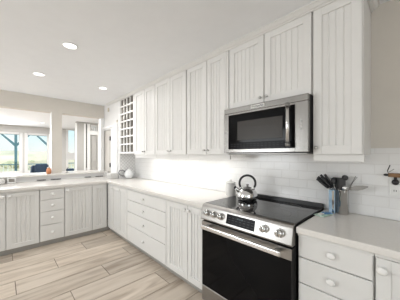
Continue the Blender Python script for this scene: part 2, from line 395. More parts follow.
# outside: ground, shrub line, deck with roof posts and railing
og = MB().box(A_BACK + .2, 140, -70, 70, -1.3, -1.2); struct('marsh_ground', og, 'grass')
dn = MB(); ys = [-60 + i * 2.5 for i in range(49)]
tp = [2.0 + .45 * math.sin(y * .23) + .3 * math.sin(y * .61 + 1) for y in ys]
vs = []
for y, h_ in zip(ys, tp): vs += [(56, y, -1.25), (66, y, h_), (80, y, -1.25)]
dn.add(vs, [f for i in range(48) for f in ((3 * i, 3 * i + 3, 3 * i + 4, 3 * i + 1), (3 * i + 1, 3 * i + 4, 3 * i + 5, 3 * i + 2), (3 * i, 3 * i + 2, 3 * i + 5, 3 * i + 3))], True)
struct('dune_ground', dn, 'dune')
struct('deck_floor', MB().box(A_BACK + .13, 13.2, -6, 5, -.12, -.02), 'deck')
def deck_post(b, label):
    t = thing('deck_post', label, 'post', (12.0, b, -.02), 'deck posts outside the windows')
    MB().box(11.95, 12.05, b - .045, b + .045, -.02, 2.20).build('post', 'teal', t, .004)
    for sg in ((-1, 1) if b < 1 else (-1,)):
        k = MB(); k.prism([(11.97, b + sg * .045, 1.70), (11.97, b + sg * .045, 1.84), (11.97, b + sg * .40, 2.195), (11.97, b + sg * .48, 2.195)][::1], (.06, 0, 0))
        k.build('brace', 'teal', t)
deck_post(.44, 'dark teal timber deck post with two braces seen through the left window')
deck_post(1.62, 'dark teal timber deck post with one brace at right edge of the second window')
deck_post(-.74, 'dark teal timber deck post with two braces at the far left beyond the photo edge')
tag(MB().box(11.93, 12.07, -3, 1.68, 2.205, 2.36).build('deck_beam', 'teal', None, .004), 'dark teal beam across the tops of the deck posts outside', 'beam')
rl = thing('deck_railing', 'low dark timber railing with balusters outside the living room windows', 'railing', (12.9, 0, -.02))
MB().box(12.86, 12.94, -4, 4, .86, .90).build('top_rail', 'teal', rl)
MB().box(12.88, 12.92, -4, 4, .10, .13).build('bottom_rail', 'trim', rl)
bl = MB()
for i in range(54): bl.box(12.89, 12.91, -3.95 + i * .148, -3.93 + i * .148, .13, .86)
bl.build('balusters', 'trim', rl)
def shrub(a, b, r, h):
    m_ = MB()
    for k in range(16):
        an = random.random() * 6.28; rr = r * random.random() ** .5
        c_ = (a + rr * math.cos(an), b + rr * 1.6 * math.sin(an), -1.2 + h * (0.25 + .55 * random.random()))
        q = .22 * r
        m_.rev(c_, (0, 0, 1), [(.001, -q), (q * .7, -q * .6), (q, 0), (q * .75, q * .6), (.001, q)], 8)
    return m_.build('marsh_shrub', 'tree')
for i, (a, b, r, h, lb) in enumerate([(46, 6, 1.8, 1.0, 'low round green shrub farthest to the right on the tan marsh outside'),
                                   (52, 1.0, 2.0, 1.1, 'low green shrub on the marsh beyond the wider left window'),
                                   (60, 3.6, 2.2, 1.2, 'distant low green shrub on the marsh between the two windows')]):
    tag(shrub(a, b, r, h), lb, 'shrub', 'shrubs on the marsh')

# ------------------------------------------------------------------ cabinetry builders
def beaded(mb, fr, u0, u1, z0, z1, n, pitch=.046, gw=.0085, gd=.010):
    w = u1 - u0; k = max(2, round(w / pitch)); p = w / k
    pr = [(u0, n)]
    for i in range(1, k):
        c = u0 + i * p
        pr += [(c - gw, n), (c - gw * .25, n - gd), (c + gw * .25, n - gd), (c + gw, n)]
    pr.append((u1, n))
    vs = [fr(u, q, z) for (u, q) in pr for z in (z0, z1)]
    mb.add(vs, [(2 * i, 2 * i + 2, 2 * i + 3, 2 * i + 1) for i in range(len(pr) - 1)])
    mb.add([fr(u0, n - .0105, z0), fr(u1, n - .0105, z0), fr(u1, n - .0105, z1), fr(u0, n - .0105, z1)], [(0, 1, 2, 3)])
def knob(fr, u, z, parent, m='knob', oval=True, rad=.0165):
    o = Vector(fr(u, 0, z)); ax = Vector(fr(u, 1, z)) - o
    pr = [(.006, -.001), (.006, .010), (.010, .013), (rad, .018), (rad * 1.02, .022), (rad * .8, .027), (rad * .35, .030), (.001, .0305)]
    q = MB()
    q.rev(o, ax, pr, 18, 1.2 if oval else 1.0, 1.0)
    return q.build('knob', m, parent)
def door(fr, u0, u1, z0, z1, parent, kn=None, st=.055, km='knob', oval=True, rail=.06, bead=(.044, .0068, .0068)):
    g = .0028; u0 += g; u1 -= g
    q = MB()
    q.fbox(fr, u0, u0 + st, -.018, 0, z0, z1).fbox(fr, u1 - st, u1, -.018, 0, z0, z1)
    q.fbox(fr, u0 + st, u1 - st, -.018, 0, z0, z0 + rail).fbox(fr, u0 + st, u1 - st, -.018, 0, z1 - rail, z1)
    d = q.build('door', 'cab', parent, .0022)
    p = MB(); beaded(p, fr, u0 + st - .004, u1 - st + .004, z0 + rail - .004, z1 - rail + .004, -.009, *bead)
    p.build('beadboard_panel', 'cab', d)
    if kn: knob(fr, kn[0], kn[1], d, km, oval, .0185 if km == 'knob' else .012)
    return d
def drawer(fr, u0, u1, z0, z1, parent, kn=True):
    g = .0018
    d = MB().fbox(fr, u0 + g, u1 - g, -.018, 0, z0 + g, z1 - g).build('drawer', 'cab', parent, .005)
    if kn: knob(fr, (u0 + u1) / 2, (z0 + z1) / 2 + .003, d, rad=.0185)
    return d
ZB, ZT = .075, .84      # base cabinets
def base_unit(name, label, fr, u0, u1, depth, doors=(), drawers=(), group=None, fill=(), toe_ends=(0, 0)):
    c = fr((u0 + u1) / 2, -depth / 2, 0)
    t = thing(name, label, 'cabinet', c, group)
    MB().fbox(fr, u0 + .0005, u1 - .0005, -depth, -.019, ZB, ZT - .0005).build('carcass', 'cab', t)
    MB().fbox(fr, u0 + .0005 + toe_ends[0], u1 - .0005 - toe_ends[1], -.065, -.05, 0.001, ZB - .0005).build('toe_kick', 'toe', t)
    MB().fbox(fr, u0 + .0005, u1 - .0005, -.0189, -.002, ZT - .020, ZT - .0008).build('face_rail', 'cab', t)
    for (p, q) in fill: MB().fbox(fr, p, q, -.0189, -.001, ZB, ZT - .021).build('filler_strip', 'cab', t, .001)
    for d in doors: door(fr, d[0], d[1], ZB + .002, ZT - .022, t, d[2] if len(d) > 2 else None)
    for d in drawers: drawer(fr, d[0], d[1], d[2], d[3], t)
    return t
F = 1.325; P = 3.685
RB = front_b(F); RA = front_a(P)
DZS = [(.672, .818), (.500, .670), (.308, .498), (.077, .306)]
dep = WB - .012 - F
base_unit('base_cabinet', 'white beadboard two door base cabinet tucked in the inner corner of the long run', RB, 2.928, 3.683, dep, fill=[(3.498, 3.683)],
          doors=[(2.93, 3.215, (3.185, .775)), (3.218, 3.495, (3.455, .775))], group='base cabinets')
base_unit('drawer_cabinet', 'wide white four drawer cabinet in the long run, second unit left of the range', RB, 1.915, 2.926, dep,
          drawers=[(1.937, 2.924) + z for z in DZS], fill=[(1.9155, 1.935)], group='drawer cabinets')
base_unit('base_cabinet', 'white beadboard two door base cabinet directly left of the range', RB, 1.317, 1.913, dep,
          doors=[(1.322, 1.557, (1.53, .775)), (1.56, 1.911, (1.588, .775))], group='base cabinets')
base_unit('drawer_cabinet', 'narrow white drawer cabinet directly right of the range under the near counter', RB, .137, .502, dep,
          drawers=[(.1395, .500, .692, .826), (.1395, .500, .535, .690), (.1395, .500, .312, .533), (.1395, .500, .077, .31)], group='drawer cabinets')
base_unit('base_cabinet', 'white beadboard base cabinet at the right edge of the photo, beside the narrow drawers', RB, -.56, .135, dep,
          doors=[(-.21, .133, (.106, .765)), (-.555, -.213, (-.24, .765))], group='base cabinets')
pd = 4.43 - P
base_unit('base_cabinet', 'white beadboard peninsula cabinet at the left edge of the photo, left of the peninsula drawers', RA, -.34, .388, pd,
          doors=[(-.335, .036, (.008, .775)), (.040, .385, (.068, .775))], group='base cabinets')
base_unit('drawer_cabinet', 'white peninsula cabinet with four stacked drawers between beadboard doors', RA, .390, .688, pd,
          drawers=[(.392, .686) + z for z in DZS], group='drawer cabinets')
base_unit('base_cabinet', 'white beadboard peninsula cabinet nearest the inner corner, right of the peninsula drawers', RA, .690, 1.322, pd,
          doors=[(.693, 1.073, (.725, .775)), (1.077, 1.30)], group='base cabinets', toe_ends=(0, -.06))
base_unit('base_cabinet', 'white beadboard peninsula cabinet beyond the left edge of the photo', RA, -1.10, -.342, pd,
          doors=[(-1.095, -.72, (-.75, .775)), (-.717, -.345, (-.69, .775))], group='base cabinets')

# countertops
D = 1.30; CZ0, CZ1 = .84, .88
L = [(1.312, D), (3.66, D), (3.66, -1.12), (4.438, -1.12), (4.438, 1.597), (3.838, 1.597), (3.838, 1.909), (1.312, 1.909)]
tag(MB().prism([(a, b, CZ0) for a, b in L], (0, 0, CZ1 - CZ0)).build('countertop', 'counter', None, .006, 3), 'glossy white L shaped countertop left of the range and over the peninsula', 'countertop')
tag(MB().box(-.58, .503, D, 1.909, CZ0, CZ1).build('countertop', 'counter', None, .006, 3), 'short greige white countertop right of the range', 'countertop')

# backsplash
struct('wall_backsplash', MB().box(-.9, 3.838, 1.910, 1.9195, .8805, 1.368), 'tile')
struct('wall_backsplash_return', MB().box(3.8385, 3.8415, 1.603, 1.909, .8805, 1.36), 'mosaic')

# upper cabinets
U = 1.60; UB = front_b(U); UZ0, UZ1 = 1.322, 2.352
def upper(label, u0, u1, doors, z0=UZ0, rail=True, km='nickel', cols=None):
    t = thing('wall_cabinet', label, 'cabinet', ((u0 + u1) / 2, (U + WB) / 2, z0), 'wall cabinets')
    MB().box(u0 + .0005, u1 - .0005, U + .019, 1.9185, z0, 2.378).build('carcass', 'cab', t)
    if doors[0][0] - u0 > .012: MB().box(u0 + .0006, doors[0][0] - .001, U + .001, U + .0188, z0, UZ1).build('face_stile', 'cab', t, .001)
    if u1 - doors[-1][1] > .012: MB().box(doors[-1][1] + .001, u1 - .0006, U + .001, U + .0188, z0, UZ1).build('face_stile', 'cab', t, .001)
    for d in doors: door(UB, d[0], d[1], z0 + .004, UZ1 - .002, t, d[2] if len(d) > 2 else None, km=km, oval=False, bead=(.041, .0062, .0052))
    if rail: MB().box(u0 + .001, u1 - .001, U + .028, U + .046, z0 - .045, z0 - .0005).build('light_rail', 'cab', t, .002)
    return t
kz = 1.372
upper('tall beadboard wall cabinet with two doors beside the wine rack', 2.606, 3.262, [(2.608, 2.912, (2.885, kz)), (2.915, 3.243, (2.943, kz))])
upper('tall beadboard wall cabinet with two doors, middle one of the three left of the microwave', 1.898, 2.604, [(1.908, 2.234, (2.206, kz)), (2.237, 2.602, (2.263, kz))])
upper('tall beadboard wall cabinet with two doors, touching the left side of the microwave', 1.262, 1.896, [(1.290, 1.556, (1.53, kz)), (1.559, 1.887, (1.586, kz))])
upper('short beadboard wall cabinet with two doors directly above the microwave', .507, 1.260, [(.510, .880, (.852, 1.81)), (.883, 1.252, (.910, 1.81))], z0=1.756, rail=False)
upper('tall single door beadboard wall cabinet right of the microwave', .215, .505, [(.219, .502, (.475, kz))])
# wine rack
t = thing('wine_rack', 'white lattice wine rack of square cubbies at the far end of the wall cabinets', 'wine rack', (3.552, 1.76, 1.345))
w0, w1, z0, z1 = 3.264, 3.84, 1.345, 2.352
MB().box(w0, w1, 1.90, 1.9185, z0, z1).build('back_panel', 'rackshade', t)
for q in (w0, w1 - .035): MB().box(q, q + .035, U, 1.90, z0, z1).build('side_panel', 'cab', t, .002)
MB().box(w0 + .0355, w1 - .0355, U, 1.8995, z0, z0 + .03).build('bottom_panel', 'cab', t, .002)
MB().box(w0, w1, U + .0, 1.90, 2.3525, 2.378).build('top_panel', 'cab', t)
def lattice(y0, y1, vw, hw):
    la = MB()
    for i in range(1, 4): la.box(w0 + .035 + i * (w1 - w0 - .07) / 4 - vw, w0 + .035 + i * (w1 - w0 - .07) / 4 + vw, y0 + .001, y1, z0 + .031, z1)
    for i in range(1, 8): la.box(w0 + .036, w1 - .036, y0, y1 - .001, z0 + .03 + i * (z1 - z0 - .03) / 7 - hw, z0 + .03 + i * (z1 - z0 - .03) / 7 + hw)
    return la
lattice(U + .003, U + .022, .0125, .0125).build('face_lattice', 'cab', t)
lattice(U + .023, 1.895, .006, .006).build('inner_divider', 'rackshade', t)
for q in (w0 + .0352, w1 - .0412): MB().box(q, q + .006, U + .025, 1.895, z0 + .031, z1 - .001).build('inner_lining', 'rackshade', t)
# crown moulding along the cabinets, with its return at the near end
cp = [(1.599, 2.343), (1.589, 2.343), (1.587, 2.351), (1.575, 2.354), (1.560, 2.368), (1.5595, 2.371), (1.550, 2.372), (1.550, 2.3798), (1.599, 2.3798)]
cm = MB().prism([(.214, b, z) for b, z in cp], (3.842 - .214 + .6, 0, 0))
cm.prism([(.214 - (1.599 - b) * 1.0, 1.550, z) for b, z in cp], (0, 1.918 - 1.550, 0))
struct('trim_crown', cm, 'cab')

# ------------------------------------------------------------------ closet door beyond the wine rack
c_ = MB().box(3.945, 4.06, 1.580, 1.5995, .8805, DZ + .075).box(4.0605, 4.262, 1.592, 1.5995, .8805, DZ + .03).box(4.692, 4.77, 1.585, 1.5995, .99, DZ + .075).box(4.0605, 4.6915, 1.580, 1.5995, DZ + .0305, DZ + .075)
struct('trim_door', c_, 'trim', .003)
dd = MB().box(DA0 + .004, DA1 - .004, 1.612, 1.65, .004, DZ - .004)
for (zl, zh) in ((.2, .85), (.98, 1.75)): dd.box(DA0 + .09, DA1 - .09, 1.606, 1.612, zl, zh)
struct('door_1', dd, 'doorpaint', .003)
for z in (1.116, 1.657):
    h = MB().rev((4.284, 1.590, z - .04), (0, 0, 1), [(.017, 0), (.017, .08)], 10).box(4.275, 4.32, 1.602, 1.6055, z - .045, z + .045).build('door_hinge', 'black')
    h['kind'] = 'structure'
    h.name = 'door_hinge'
tag(MB().box(4.36, 4.42, 1.583, 1.599, 2.215, 2.295).build('wall_sensor', 'beige', None, .004), 'small beige plastic box high on the white wall near the header', 'sensor')
tag(MB().box(3.925, 3.975, 1.59, 1.5995, 1.945, 1.995).build('wall_button', 'beige', None, .003), 'tiny square button plate on the white wall left of the wine rack', 'button')

# ------------------------------------------------------------------ range
t = thing('range', 'stainless slide-in electric range with black glass cooktop and oven door', 'range', (.909, 1.58, 0))
ra0, ra1 = .512, 1.306
MB().box(ra0 + .004, ra1 - .004, 1.330, 1.905, .02, .872).build('body', 'blackcase', t, .003)
MB().box(ra0, ra1, 1.318, 1.872, .8725, .893).build('cooktop', 'cooktop', t, .003)
MB().box(ra0, ra1, 1.8725, 1.907, .8725, .922).build('rear_vent_trim', 'black', t, .006)
MB().prism([(ra0, 1.3175, .893), (ra0, 1.292, .884), (ra0, 1.284, .868), (ra0, 1.262, .770), (ra0, 1.268, .758), (ra0, 1.3175, .758)], (ra1 - ra0, 0, 0)).build('control_panel', 'steel', t, .003)
pn = Vector((0, -.101, .022)).normalized(); 
def onpanel(a, z): return Vector((a, 1.284 - (0.868 - z) * .022 / .098, z))
dp = MB(); q0 = onpanel(0, .786); q1 = onpanel(0, .858)
dp.prism([(.772, q0.y - .0022, q0.z), (.772, q1.y - .0022, q1.z), (.772, q1.y + .002, q1.z), (.772, q0.y + .002, q0.z)], (.25, 0, 0))
dsp = dp.build('display', 'bglass', t)
ks = MB().prism([(.776, q0.y - .0030, q0.z), (.776, q1.y - .0030, q1.z), (.776, q1.y - .0023, q1.z), (.776, q0.y - .0023, q0.z)], (.242, 0, 0))
ks.build('key_strip', 'keys', dsp)
lc = MB()
for i in range(3):
    p = onpanel(.878 + i * .018, .838); lc.box(p.x - .006, p.x + .006, p.y - .0040, p.y - .0031, p.z - .006, p.z + .006)
lc.build('clock_digits', 'lcd', dsp)
for a in (1.227, 1.152, 1.076, .700, .592):
    p = onpanel(a, .824)
    k = MB().rev(p, pn, [(.029, -.001), (.029, .004), (.026, .006)], 24).rev(p, pn, [(.0225, .005), (.0245, .010), (.0225, .030), (.020, .034), (.001, .035)], 24)
    ko = k.build('knob', 'chrome', t)
    e = p + pn * .0345; MB().box(e.x - .003, e.x + .003, e.y - .006, e.y + .004, e.z - .018, e.z + .018).build('grip', 'steel_dark', ko, .001)
dr = MB().box(ra0 + .006, ra1 - .006, 1.278, 1.3295, .185, .742)
od = dr.build('oven_door', 'blackcase', t, .003)
MB().box(ra0 + .006, ra1 - .006, 1.2735, 1.2778, .672, .742).build('top_rail', 'steel', od, .001)
MB().box(ra0 + .010, ra1 - .010, 1.2735, 1.2778, .186, .670).build('glass', 'bglass', od, .001)
hb = MB().box(.560, 1.245, 1.205, 1.228, .700, .736).build('handle', 'barsteel', od, .008, 3)
hb['label'] = 'broad brushed steel towel bar handle'
for a in (.60, 1.205): MB().box(a - .014, a + .014, 1.2285, 1.2733, .702, .732).build('bracket', 'steel', hb, .004)
MB().box(ra0 + .006, ra1 - .006, 1.276, 1.3295, .05, .181).build('storage_drawer', 'steel', t, .004)
MB().box(ra0 + .03, ra1 - .03, 1.36, 1.40, .002, .049).build('kick_plate', 'black', t)
rg = MB()
for (a, b, r) in ((1.10, 1.47, .105), (1.10, 1.72, .08), (.72, 1.47, .115), (.72, 1.73, .08), (.91, 1.62, .06)):
    for k in range(48):
        t0, t1 = 2 * math.pi * k / 48, 2 * math.pi * (k + 1) / 48
        rg.add([(a + R_ * math.cos(x), b + R_ * math.sin(x), .8934) for x in (t0, t1) for R_ in (r, r + .003)], [(0, 1, 3, 2)])
rg.build('burner_rings', 'steel_dark', t)

# ------------------------------------------------------------------ microwave
MF = 1.53
t = thing('microwave', 'stainless over-the-range microwave with dark glass door mounted above the range', 'microwave', (.88, 1.72, 1.336))
m0, m1, mz0, mz1 = .5085, 1.2585, 1.338, 1.752
MB().box(m0, m1, MF + .032, 1.908, mz0, mz1).build('case', 'blackcase', t, .002)
MB().box(m0, m1, MF + .002, MF + .031, 1.703, mz1).build('vent_band', 'mwsteel', t, .004)
fr = MB().box(1.205, m1, MF, MF + .031, mz0 + .004, 1.702).box(m0, .598, MF, MF + .031, mz0 + .004, 1.702).box(.598, 1.205, MF, MF + .031, mz0 + .004, mz0 + .034).box(.598, 1.205, MF, MF + .031, 1.686, 1.702)
dw = fr.build('door', 'mwsteel', t, .002)
MB().box(.599, 1.204, MF + .003, MF + .012, mz0 + .035, 1.6855).build('door_glass', 'bglass', dw)
MB().box(.69, 1.105, MF + .0012, MF + .0029, 1.452, 1.62).build('window', 'mwwin', dw, .001)
MB().box(.66, 1.19, MF + .0016, MF + .0029, 1.376, 1.432).build('key_strip', 'keys', dw)
hz0, hz1 = 1.395, 1.682
h = MB().tube([(.632, MF - .048, hz0), (.632, MF - .048, hz1)], .013, 16)
ho = h.build('handle', 'barsteel', dw)
for z in (hz0 + .022, hz1 - .022): MB().rev((.632, MF + .0025, z), (0, -1, 0), [(.009, 0), (.009, .052)], 12).build('bracket', 'chrome', ho)
for z in (hz0, hz1): MB().rev((.632, MF - .048, z), (0, 0, 1), [(.0165, -.012), (.0165, .012)], 16).build('end_cap', 'steel_dark', ho)
MB().box(.840, .965, MF - .001, MF + .0018, 1.716, 1.742).build('badge', 'plate', t, .001)
cu = bpy.data.curves.new('lettering', 'FONT'); cu.body = 'KitchenAid'; cu.size = .024; cu.extrude = .0006; cu.align_x = 'CENTER'; cu.align_y = 'CENTER'
tmp = bpy.data.objects.new('tmp_text', cu); COL.objects.link(tmp)
bpy.context.view_layer.update()
me = bpy.data.meshes.new_from_object(tmp.evaluated_get(bpy.context.evaluated_depsgraph_get()))
bpy.data.objects.remove(tmp)
me.materials.clear(); me.materials.append(M['handle'])
me.transform(Matrix.Translation(W3((.9025, MF - .002, 1.729)) - base_of(t)) @ Matrix.Rotation(math.radians(90), 4, 'X'))
bo = [o for o in t.children if o.name.startswith('badge')][0]
lt = bpy.data.objects.new('lettering', me); COL.objects.link(lt); lt.parent = bo
for (a, z) in ((.553, 1.56), (.553, 1.535), (.553, 1.51), (1.232, 1.53)):
    MB().box(a - .006, a + .006, MF - .002, MF - .0002, z - .008, z + .008).build('latch_mark', 'steel_dark', dw)
MB().box(m0 + .02, m1 - .02, MF + .05, 1.88, mz0 - .012, mz0 - .0005).build('underside_filter', 'steel_dark', t, .003)

# ------------------------------------------------------------------ lights: recessed cans and under-cabinet strips
def downlight(a, b, label, w, r=.068):
    t = thing('ceiling_light', label, 'ceiling light', (a, b, CEIL), 'recessed ceiling lights')
    MB().rev((a, b, CEIL - .0005), (0, 0, -1), [(r * .82, 0), (r * 1.0, 0), (r * 1.0, .004), (r * .86, .007), (r * .82, .004)], 28).build('trim_ring', 'trim', t)
    MB().rev((a, b, CEIL - .001), (0, 0, -1), [(r * .80, 0), (r * .80, .004)], 28).build('diffuser', 'lamp', t)
    l = bpy.data.lights.new('lamp', 'AREA'); l.shape = 'DISK'; l.size = r * 1.6; l.energy = w; l.color = (1, .985, .965)
    o = bpy.data.objects.new('lamp', l); COL.objects.link(o); o.parent = t; o.location = (0, 0, -.009)
for (a, b, lb, w) in ((2.31, .476, 'recessed round ceiling light, the nearest and largest of three in a cluster', DOWNLIGHT_W),
                      (3.40, .351, 'recessed round ceiling light, leftmost of the three over the kitchen', DOWNLIGHT_W),
                      (3.41, 1.154, 'recessed round ceiling light nearest the header and wine rack', DOWNLIGHT_W),
                      (1.10, -1.2, 'added unseen recessed round ceiling light behind the camera', DOWNLIGHT_W),  # unseen lamp added beyond the three over the kitchen
                      (8.40, .962, 'small recessed ceiling light in the living room beyond the header', FAR_DOWNLIGHT_W),
                      (6.0, -.6, 'added unseen recessed living room ceiling light behind the header at left', FAR_DOWNLIGHT_W),  # this and the next three lamps are unseen, added to light the far room
                      (6.3, 1.2, 'added unseen recessed living room ceiling light behind the header', FAR_DOWNLIGHT_W),
                      (8.4, -1.6, 'added unseen recessed living room ceiling light far left', FAR_DOWNLIGHT_W),
                      (6.4, 2.4, 'added unseen recessed light in the entry behind the closet wall', FAR_DOWNLIGHT_W * .25)):
    downlight(a, b, lb, w)
def strip(a0, a1, label):
    t = thing('cabinet_strip_light', label, 'strip light', ((a0 + a1) / 2, 1.68, 1.3215), 'under cabinet lights')
    MB().box(a0, a1, 1.66, 1.70, 1.303, 1.3212).build('housing', 'trim', t)
    MB().box(a0 + .01, a1 - .01, 1.664, 1.696, 1.300, 1.3028).build('lens', 'striplamp', t)
    l = bpy.data.lights.new('lamp', 'AREA'); l.shape = 'RECTANGLE'; l.size = a1 - a0 - .04; l.size_y = .03; l.energy = STRIP_W * (a1 - a0); l.color = (1, .985, .96)
    o = bpy.data.objects.new('lamp', l); COL.objects.link(o); o.parent = t; o.location = (0, 0, -.024)
strip(1.32, 1.86, 'slim lit strip light under the wall cabinet next to the microwave')
strip(1.95, 2.55, 'slim lit strip light under the middle tall wall cabinet')
strip(2.66, 3.22, 'slim lit strip light under the wall cabinet beside the wine rack')

# ------------------------------------------------------------------ things on the counters
# kettle
ka, kb, kz_ = 1.10, 1.685, .8940
t = thing('kettle', 'polished steel stovetop kettle with a black arched handle on the cooktop', 'kettle', (ka, kb, kz_))
MB().rev((ka, kb, kz_), (0, 0, 1), [(.070, 0), (.086, .004), (.093, .022), (.094, .045), (.086, .075), (.068, .098), (.046, .110), (.040, .112)], 40).build('body', 'chrome', t)
MB().rev((ka, kb, kz_ + .1125), (0, 0, 1), [(.040, 0), (.038, .006), (.020, .012), (.009, .014), (.009, .020), (.015, .026), (.013, .034), (.001, .037)], 28).build('lid', 'steel_dark', t)
u_ = Vector((.7206, -.6934, 0)) * 1.0   # spout points to the camera's left
u_ = Vector((.80, -.60, 0)).normalized()
o_ = Vector((ka, kb, kz_))
hp = []
for i in range(25):
    an = math.radians(-28 + 236 * i / 24)
    hp.append(o_ + u_ * (.074 * math.cos(an)) + Vector((0, 0, .158 + .074 * math.sin(an))))
MB().tube(hp, .0105, 12).build('handle', 'handle', t)
for i in (0, 24):
    p = hp[i]; q = o_ + u_ * (.058 if i == 0 else -.058) + Vector((0, 0, .098)); MB().tube([p, q], .008, 10).build('handle_bracket', 'chrome', t)
sp = MB().tube([o_ + u_ * .070 + Vector((0, 0, .075)), o_ + u_ * .098 + Vector((0, 0, .100)), o_ + u_ * .112 + Vector((0, 0, .112))], [.022, .016, .013], 16); so = sp.build('spout', 'chrome', t)
MB().rev(o_ + u_ * .112 + Vector((0, 0, .111)), u_ + Vector((0, 0, .7)), [(.015, 0), (.016, .010), (.008, .016)], 14).build('whistle', 'handle', so)
# canister
ca, cb = 1.385, 1.795
t = thing('canister', 'white lidded ceramic canister on the counter behind the kettle', 'canister', (ca, cb, .8805))
MB().rev((ca, cb, .8805), (0, 0, 1), [(.050, 0), (.055, .005), (.056, .06), (.055, .125), (.050, .132)], 32).build('jar', 'ceramic', t)
MB().rev((ca, cb, 1.0127), (0, 0, 1), [(.053, 0), (.057, .004), (.054, .012), (.030, .018), (.010, .020), (.010, .026), (.015, .032), (.012, .040), (.001, .042)], 32).build('lid', 'ceramic', t)
# utensil crock
ua, ub = .370, 1.835
t = thing('utensil_crock', 'brushed steel cylinder crock holding dark cooking utensils on the near counter', 'crock', (ua, ub, .8805))
MB().rev((ua, ub, .8805), (0, 0, 1), [(.036, 0), (.038, .003), (.038, .172), (.0395, .175), (.0395, .180), (.0365, .180), (.0355, .170), (.0355, .006), (.001, .006)], 32).build('crock', 'crocksteel', t)
UR = Vector((.6934 * -1, .7206, 0))  # towards the right of the photo, along the counter
rt = Vector((-1, 0, 0)); bk = Vector((0, 1, 0)); zz = Vector((0, 0, 1))
def crockp(r, k, z): return Vector((ua, ub, .8805)) + rt * r + bk * k + zz * z
def utensil(name, label, p0, p1, kind, cat, m='handle', hr=.005):
    t = thing(name, label, cat, tuple(p0))
    MB().tube([p0, p1], hr, 10).build('handle', m, t)
    d = (p1 - p0).normalized()
    return t, d
GU = 'utensils in the steel crock'
t, d = utensil('slotted_turner', 'broad black nylon turner standing in the steel crock', crockp(.012, -.012, .009), crockp(-.012, .0, .182), 'turner', 'spatula')
p = crockp(-.012, .0, .1825); e1 = rt
MB().prism([tuple(p - rt * .034), tuple(p + rt * .030), tuple(p + rt * .042 + d * .085), tuple(p - rt * .040 + d * .088)], (0, .005, .0)).build('blade', 'handle', t, .002)
t['group'] = GU
t, d = utensil('ladle', 'black ladle with round bowl standing at the back of the steel crock', crockp(-.010, .012, .009), crockp(.006, .030, .250), 'ladle', 'ladle')
MB().rev(crockp(.010, .020, .268), (0.1, -1, .3), [(.001, .018), (.014, .015), (.021, .005), (.022, -.004), (.019, -.002), (.011, .009), (.001, .011)], 20).build('bowl', 'handle', t); t['group'] = GU
t, d = utensil('serving_spoon', 'dark serving spoon leaning left in the steel crock', crockp(.020, .005, .009), crockp(-.045, -.020, .215), 'spoon', 'spoon')
MB().rev(crockp(-.055, -.022, .245), (.2, -1, .2), [(.001, .010), (.011, .008), (.017, .003), (.018, -.002), (.001, .003)], 18, 1.0, 1.4).build('bowl', 'handle', t); t['group'] = GU
t, d = utensil('metal_spatula', 'thin steel spatula leaning far right out of the crock', crockp(-.028, .0, .010), crockp(.036, -.012, .190), 'spatula', 'spatula', 'chrome', .004)
p = crockp(.036, -.012, .190); s1 = Vector((-.96, -.05, .27)).normalized()
up_ = Vector((.27, 0, .96))
MB().prism([tuple(p + s1 * x + up_ * y) for x, y in ((0, -.004), (.02, -.013), (.055, -.019), (.09, -.016), (.118, -.006), (.120, .002), (.09, .012), (.055, .017), (.02, .013), (0, .004))], (0, .002, 0)).build('blade', 'steel_dark', t); t['group'] = GU
t, d = utensil('skewer_fork', 'thin dark fork pointing up to the right out of the crock', crockp(-.022, -.014, .009), crockp(.050, .020, .225), 'fork', 'fork', 'steel_dark', .0035)
MB().tube([crockp(.050, .020, .225), crockp(.075, .026, .285)], .0025, 8).build('tine', 'steel_dark', t)
MB().tube([crockp(.052, .020, .228), crockp(.084, .026, .280)], .002, 8).build('tine', 'steel_dark', t); t['group'] = GU
t, d = utensil('measuring_scoop', 'small bright steel scoop resting on the crock rim', crockp(-.018, .018, .012), crockp(.022, -.036, .186), 'scoop', 'scoop', 'chrome', .004)
MB().rev(crockp(.022, -.040, .200), (-.2, -1, .25), [(.001, .014), (.010, .012), (.017, .004), (.018, -.004), (.014, -.003), (.001, .005)], 18).build('bowl', 'chrome', t); t['group'] = GU
# knife block
na, nb = .431, 1.835
t = thing('knife_block', 'slim pale blue knife block holding dark handled knives beside the steel crock', 'knife block', (na, nb, .8805))
MB().box(na - .0205, na + .0195, nb - .045, nb + .045, .8805, 1.055).build('block', 'blockblue', t, .004)
MB().box(na - .016, na - .004, nb - .0465, nb - .0452, .884, 1.05).build('steel_strip', 'chrome', t)
GK = 'knives in the block'
KN = [(.022, -.034, .115, 1.0), (-.004, -.017, .085, 1.05), (.018, .002, .105, 1.1), (-.010, .018, .060, 1.1), (.012, .034, .085, 1.15)]
kl = ['first and nearest dark handled knife in the blue block', 'second dark handled knife from the front of the blue block', 'middle dark handled knife in the blue block, reaching farthest left',
      'fourth dark handled knife from the front of the blue block', 'rearmost dark handled knife in the blue block, standing most upright']
for (da, db, sp_, ln), lb in zip(KN, kl):
    p0 = Vector((na + da * .6, nb + db, 1.0565)); dr = Vector((sp_, -.02, .105)).normalized()
    t = thing('kitchen_knife', lb, 'knife', tuple(p0), GK)
    MB().tube([p0, p0 + dr * .018], .008, 10, .6).build('bolster', 'chrome', t)
    MB().tube([p0 + dr * .0185, p0 + dr * .05, p0 + dr * .09 * ln, p0 + dr * .118 * ln], [.0125, .0145, .0155, .013], 12, .7).build('handle', 'handle', t)
